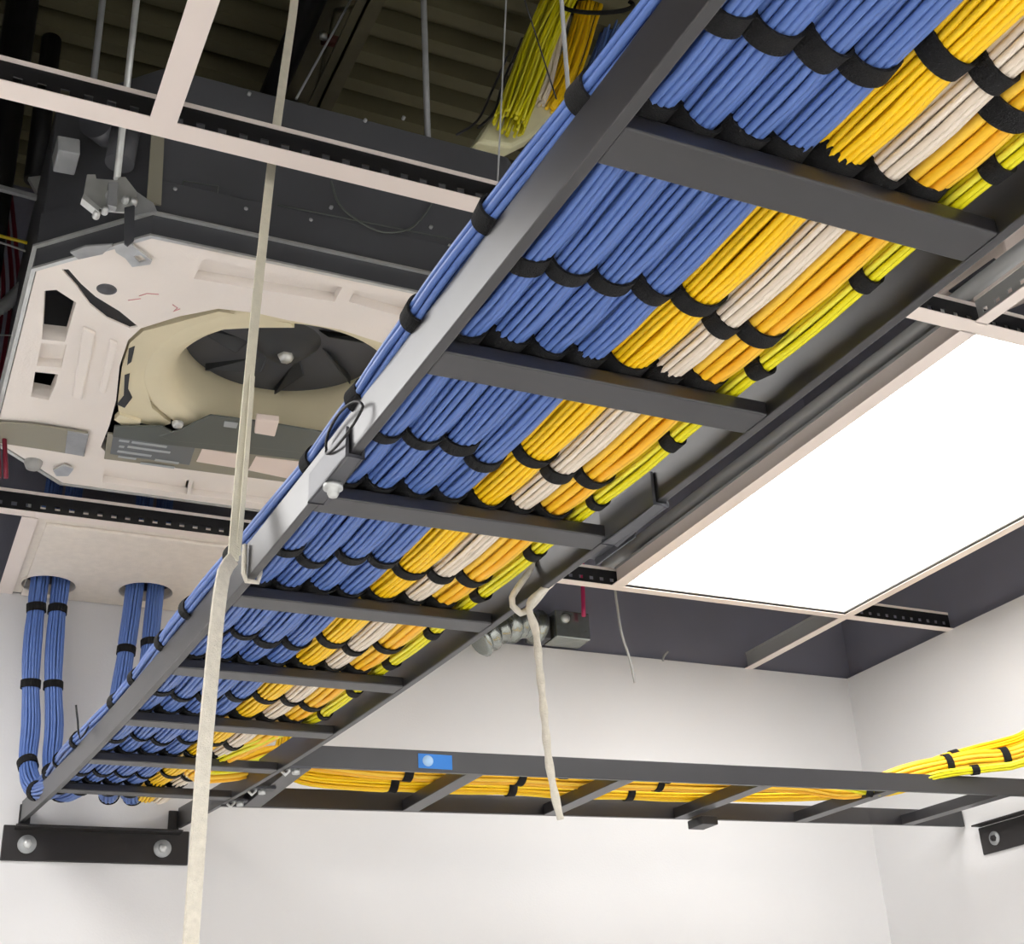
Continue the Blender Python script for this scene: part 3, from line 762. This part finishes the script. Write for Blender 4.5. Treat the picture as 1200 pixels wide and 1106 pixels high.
rod('hanger_wire', 'slanting bright wire beside the roof joist', 'wire', py_(347, 116, 1.75), py_(425, -25, 1.85), .0022, 'dull_steel', 'ceiling hanger wires')
rod('hanger_wire', 'grey rod dropping in front of the yellow-green cable fall', 'wire', py_(666, 108, 1.0), py_(652, -80, 1.0), .0026, 'dull_steel', 'ceiling hanger wires')
rod('hanger_wire', 'very thin black wire crossing the yellow-green cable fall', 'wire', py_(652, 116, 1.02), py_(618, 10, 1.02), .0009, 'black_plastic', 'ceiling hanger wires')
# joist
A0, A1 = pz(452, -60, 1.92), pz(450, 0, 1.92)
js = thing('roof_joist', 'dark steel roof joist running back under the corrugated deck', 'beam', (A1.x, 2.2, 1.92))
jx = pz(432, 0, 1.92).x
put('bottom_chord', MB().box(jx-.02, jx+.03, .6, YW, 1.92, 1.926).box(jx-.003, jx+.003, .6, YW, 1.92, 1.97), 'beam', js)
put('top_chord', MB().box(jx-.03, jx+.03, .6, YW, ZD-.05, ZD-.044), 'beam', js)
mb = MB(); y = .6
while y < YW-.3:
    mb.tube([(jx, y, 1.935), (jx, y+.15, ZD-.05), (jx, y+.30, 1.935)], .008, 8); y += .30
put('lattice', mb, 'beam', js)
sp = thing('sprinkler_pipe', 'dark red roof pipe with two bright fittings beside the joist', 'pipe', (jx-.09, 2.0, 1.97))
put('pipe', MB().tube([(jx-.075, .6, 2.0), (jx-.075, YW, 2.0)], .026, 16), 'black_plastic', sp)
for p in ((379, 43), (406, 50)):
    put('fitting', MB().lathe(py_(p[0], p[1], 1.93), [(0, -.006), (.008, -.004), (.008, .006), (0, .008)], 12), 'steel', sp)
put('red_collar', MB().tube([py_(378, 46, 1.96), py_(412, 52, 1.96)], .012, 12), 'rust', sp)
# dark cross pipes on the left
tag(put('insulated_pipe', MB().tube([Vector((py_(9, 120, 2.1).x, 2.1, ZD)), Vector((py_(9, 120, 2.1).x, 2.1, 1.15))], .030, 16), 'black_plastic'), 'thick black insulated pipe standing in the roof space at far left', 'pipe')
tag(put('insulated_pipe', MB().tube([Vector((py_(40, 200, 2.3).x, 2.3, ZD)), py_(40, 212, 2.3)], .020, 16), 'black_plastic'), 'shorter black pipe between the thick pipe and the cassette', 'pipe')
tag(put('steel_angle', MB().sweep([py_(-30, 215, 1.9), py_(47, 235, 1.9)], [(-.004, 0), (.004, 0), (.004, .008), (-.004, .008)]), 'dull_steel'), 'thin steel angle at the left edge beside the cassette', 'bracket')
tag(put('pipe_clip', MB().prism(yp([(33, 207), (51, 205), (49, 226), (44, 227)], 1.9), (0, .01, 0)), 'steel', bevel=.001), 'small bright clip under the shorter black pipe', 'clip')
def cord(name, label, cat, pts, r, m, group=None):
    return tag(put(name, MB().tube(catmull(pts, .02), r, 8), m), label, cat, group)
cord('cable', 'yellow cable at the left edge beside the cassette corner', 'cable', [py_(-20, 271, 2.0), py_(10, 279, 2.0), py_(42, 287, 2.0)], .003, 'yellow_plastic')
cord('cable', 'pale pinkish cable just under the yellow one at the left edge', 'cable', [py_(-20, 278, 2.02), py_(10, 287, 2.02), py_(40, 298, 2.02)], .002, 'grey_plastic')
for i, (xx, lb) in enumerate(((3, 'outermost dark red cable hanging at the left edge'), (13, 'dark red cable hanging at the left edge, second from the edge'), (21, 'dark red cable hanging closest to the cassette'))):
    cord('cable', lb, 'cable', [py_(xx-8, 230, 2.2), py_(xx-3, 280, 2.2), py_(xx+1, 340, 2.2), py_(xx-6, 400, 2.2), py_(xx-16, 470, 2.2), py_(xx-14, 560, 2.2)], .004, 'red_plastic', 'dark red cables')
mb = MB(); P = catmull([py_(-20, 372, 2.1), py_(6, 357, 2.1), py_(28, 335, 2.1)], .003)
mb.tube(P, [.010+.0022*(i % 2) for i in range(len(P))], 12)
tag(put('flexible_conduit', mb, 'dull_steel'), 'short ribbed grey flexible conduit at the left edge', 'conduit')
cord('cable', 'thin green-white cable at the left edge below the flexible conduit', 'cable', [py_(-20, 392, 2.1), py_(20, 393, 2.1)], .0014, 'grey_plastic')
for i, (yy, lb) in enumerate(((434, 'upper orange cable at the left edge beside the foam'), (446, 'lower orange cable at the left edge beside the foam'))):
    cord('cable', lb, 'cable', [py_(-20, yy-2, 2.3), py_(12, yy, 2.3)], .0032, 'orange_plastic', 'orange cables')

# ------------------------------------------------------------------ cable fall from the roof above the cassette
yc = 1.75
fall = [
    ('yellow-green cable fall dropping behind the blue rail bundle at the top', LIME, [(597, 145), (606, 122), (618, 90), (632, 50), (652, 5), (685, -60)], .036, 30, .0026),
    ('narrow white cable fall right of the yellow-green one', WHITE, [(632, 120), (641, 98), (650, 60), (660, 20), (690, -60)], .012, 8, .003),
    ('orange cable fall right of the white one at the top', AMBER, [(640, 135), (657, 106), (675, 60), (690, 10), (715, -60)], .028, 18, .0034),
    ('dark blue cable fall at the right of the orange one', BLUE, [(660, 140), (695, 90), (715, 40), (728, 0), (745, -60)], .022, 16, .003)]
for i, (lb, mats, pp, r_, n_, cr_) in enumerate(fall):
    bundle('cable_bundle', lb, [py_(a, b, yc+(.03*i if i else 0)) for a, b in pp], r_, [(n_, r_*.85), (n_//2, r_*.5)], cr_, mats, [], group='cable falls from the roof', wob=.5, bulge=0, seg=.03)
P = []
for i in range(25):
    t_ = 2*PI*i/24; q = py_(700+42*math.cos(t_), 6+9*math.sin(t_), 1.66+.12*(.5-.5*math.sin(t_))); P.append(q)
tag(put('hook_tie', MB().tube(P, .0045, 8), 'velcro'), 'black hook tie looped round the cable falls at the top', 'cable tie')
sl = thing('cable_sleeve', 'pale yellowish sleeve lying under the yellow-green cable fall', 'sleeve', py_(600, 160, 1.7))
put('sleeve_body', MB().prism(yp([(558, 166), (575, 140), (600, 112), (640, 108), (652, 130), (625, 160), (601, 172)], 1.80), (0, .05, .01)), 'sleeve', sl, bevel=.008)
put('yellow_mark', MB().tube(catmull([py_(618, 137, 1.795), py_(608, 137, 1.795), py_(603, 143, 1.795), py_(610, 147, 1.795)], .004), .005, 8), 'yellow_plastic', sl)
for p, lb in (((560, 150, 590, 95), 'thin dark cable fanning left of the pale sleeve, upper one'), ((535, 158, 575, 110), 'thin dark cable fanning left of the pale sleeve, lower one')):
    cord('cable', lb, 'cable', [py_(p[0], p[1], 1.85), py_((p[0]+p[2])/2+4, (p[1]+p[3])/2+8, 1.85), py_(p[2], p[3], 1.85), py_(p[2]+22, p[3]-50, 1.85)], .0025, 'dark_steel', 'dark cables by the sleeve')

# ------------------------------------------------------------------ roof space right of the ladder
a = pz(850, 558, 1.16)
tag(put('metal_conduit', MB().tube([(a.x, .5, 1.16), (a.x, YW-.35, 1.16)], .014, 16), 'grid_steel'), 'grey conduit running beside the lit panel tee', 'conduit')
a = pz(800, 575, 1.20)
tag(put('strut_channel', MB().box(a.x-.055, a.x-.012, .5, YW-.5, 1.20, 1.206).box(a.x-.055, a.x-.051, .5, YW-.5, 1.206, 1.235).box(a.x-.016, a.x-.012, .5, YW-.5, 1.206, 1.235), 'dull_steel'), 'grey steel channel running between the ladder and the conduit', 'channel')
cord('cable', 'thin grey cable hanging behind the lit panel corner', 'cable', [py_(708, 600, 2.55), py_(714, 640, 2.55), py_(722, 700, 2.58), py_(728, 740, 2.6), py_(738, 772, 2.62), py_(744, 800, 2.62)], .0032, 'grey_plastic')
cord('cable', 'pink cable running down into the junction box', 'cable', [py_(682, 650, 2.74), py_(683, 690, 2.74), py_(684, 722, 2.74)], .0055, 'pink_plastic')
jb = thing('junction_box', 'square galvanized junction box above the back wall', 'junction box', (1.53, 2.78, HC))
j0 = py_(650, 714, 2.76); j1 = py_(694, 766, 2.76)
put('box_body', MB().box(j0.x, j1.x, 2.76, 2.83, HC+.001, j0.z), 'foil', jb, bevel=.003)
put('box_side', MB().box(j0.x-.055, j0.x-.004, 2.78, 2.83, HC+.001, j0.z-.005), 'dark_steel', jb, bevel=.003)
put('cover_screw', MB().lathe(py_(663, 724, 2.757), [(0, -.006), (.010, -.004), (.012, 0), (.012, .004)], 12, 'y'), 'steel', jb)
# crumpled foil elbow
mb = MB(); P = catmull([py_(560, 752, 2.74), py_(585, 738, 2.74), py_(610, 730, 2.76), py_(628, 735, 2.78)], .008)
mb.tube(P, [.034+.007*math.sin(i*1.7)+.004*math.sin(i*.6) for i in range(len(P))], 16)
tag(put('foil_duct', mb, 'foil'), 'crumpled foil wrapped duct just above the wall beside the junction box', 'duct')
cord('cable', 'tiny bright cable end sticking up above the back wall', 'cable', [Vector((py_(774, 774, 2.85).x, 2.838, HC-.004)), py_(778, 769, 2.83), py_(783, 763, 2.82)], .003, 'grey_plastic')
# pale duct panel at the right edge
dp = thing('duct_panel', 'pale grey duct panel above the grid at the right edge', 'duct', pz(1150, 330, 1.22))
put('panel_face', MB().prism(zp([(1092, 352), (1180, 296), (1260, 318), (1260, 330), (1165, 372)], 1.2), (0, 0, .15)), 'label_white', dp, bevel=.004)
put('panel_slot', MB().prism(zp([(1112, 342), (1165, 304), (1172, 308), (1122, 346)], 1.197), (0, 0, .003)), 'dark_steel', dp)
for p in ((1162, 328), (1148, 343)):
    put('panel_hole', MB().lathe(pz(p[0], p[1], 1.198), [(0, 0), (.008, 0), (.008, .003)], 16), 'dark_steel', dp)
rod('hanger_wire', 'thin wire over the pale duct panel at the right edge', 'wire', pz(1182, 326, 1.15), pz(1172, 260, 1.35), .001, 'dull_steel', 'ceiling hanger wires')
# wisp of wire beside the left rail
cord('cable_tie', 'thin black tie end sticking up beside the far left rail', 'cable tie', [LP(5.75, 0, h+.01, -.012), py_(94, 866, LP(5.75).y), py_(91, 845, LP(5.75).y), py_(89, 826, LP(5.75).y)], .0016, 'black_plastic')
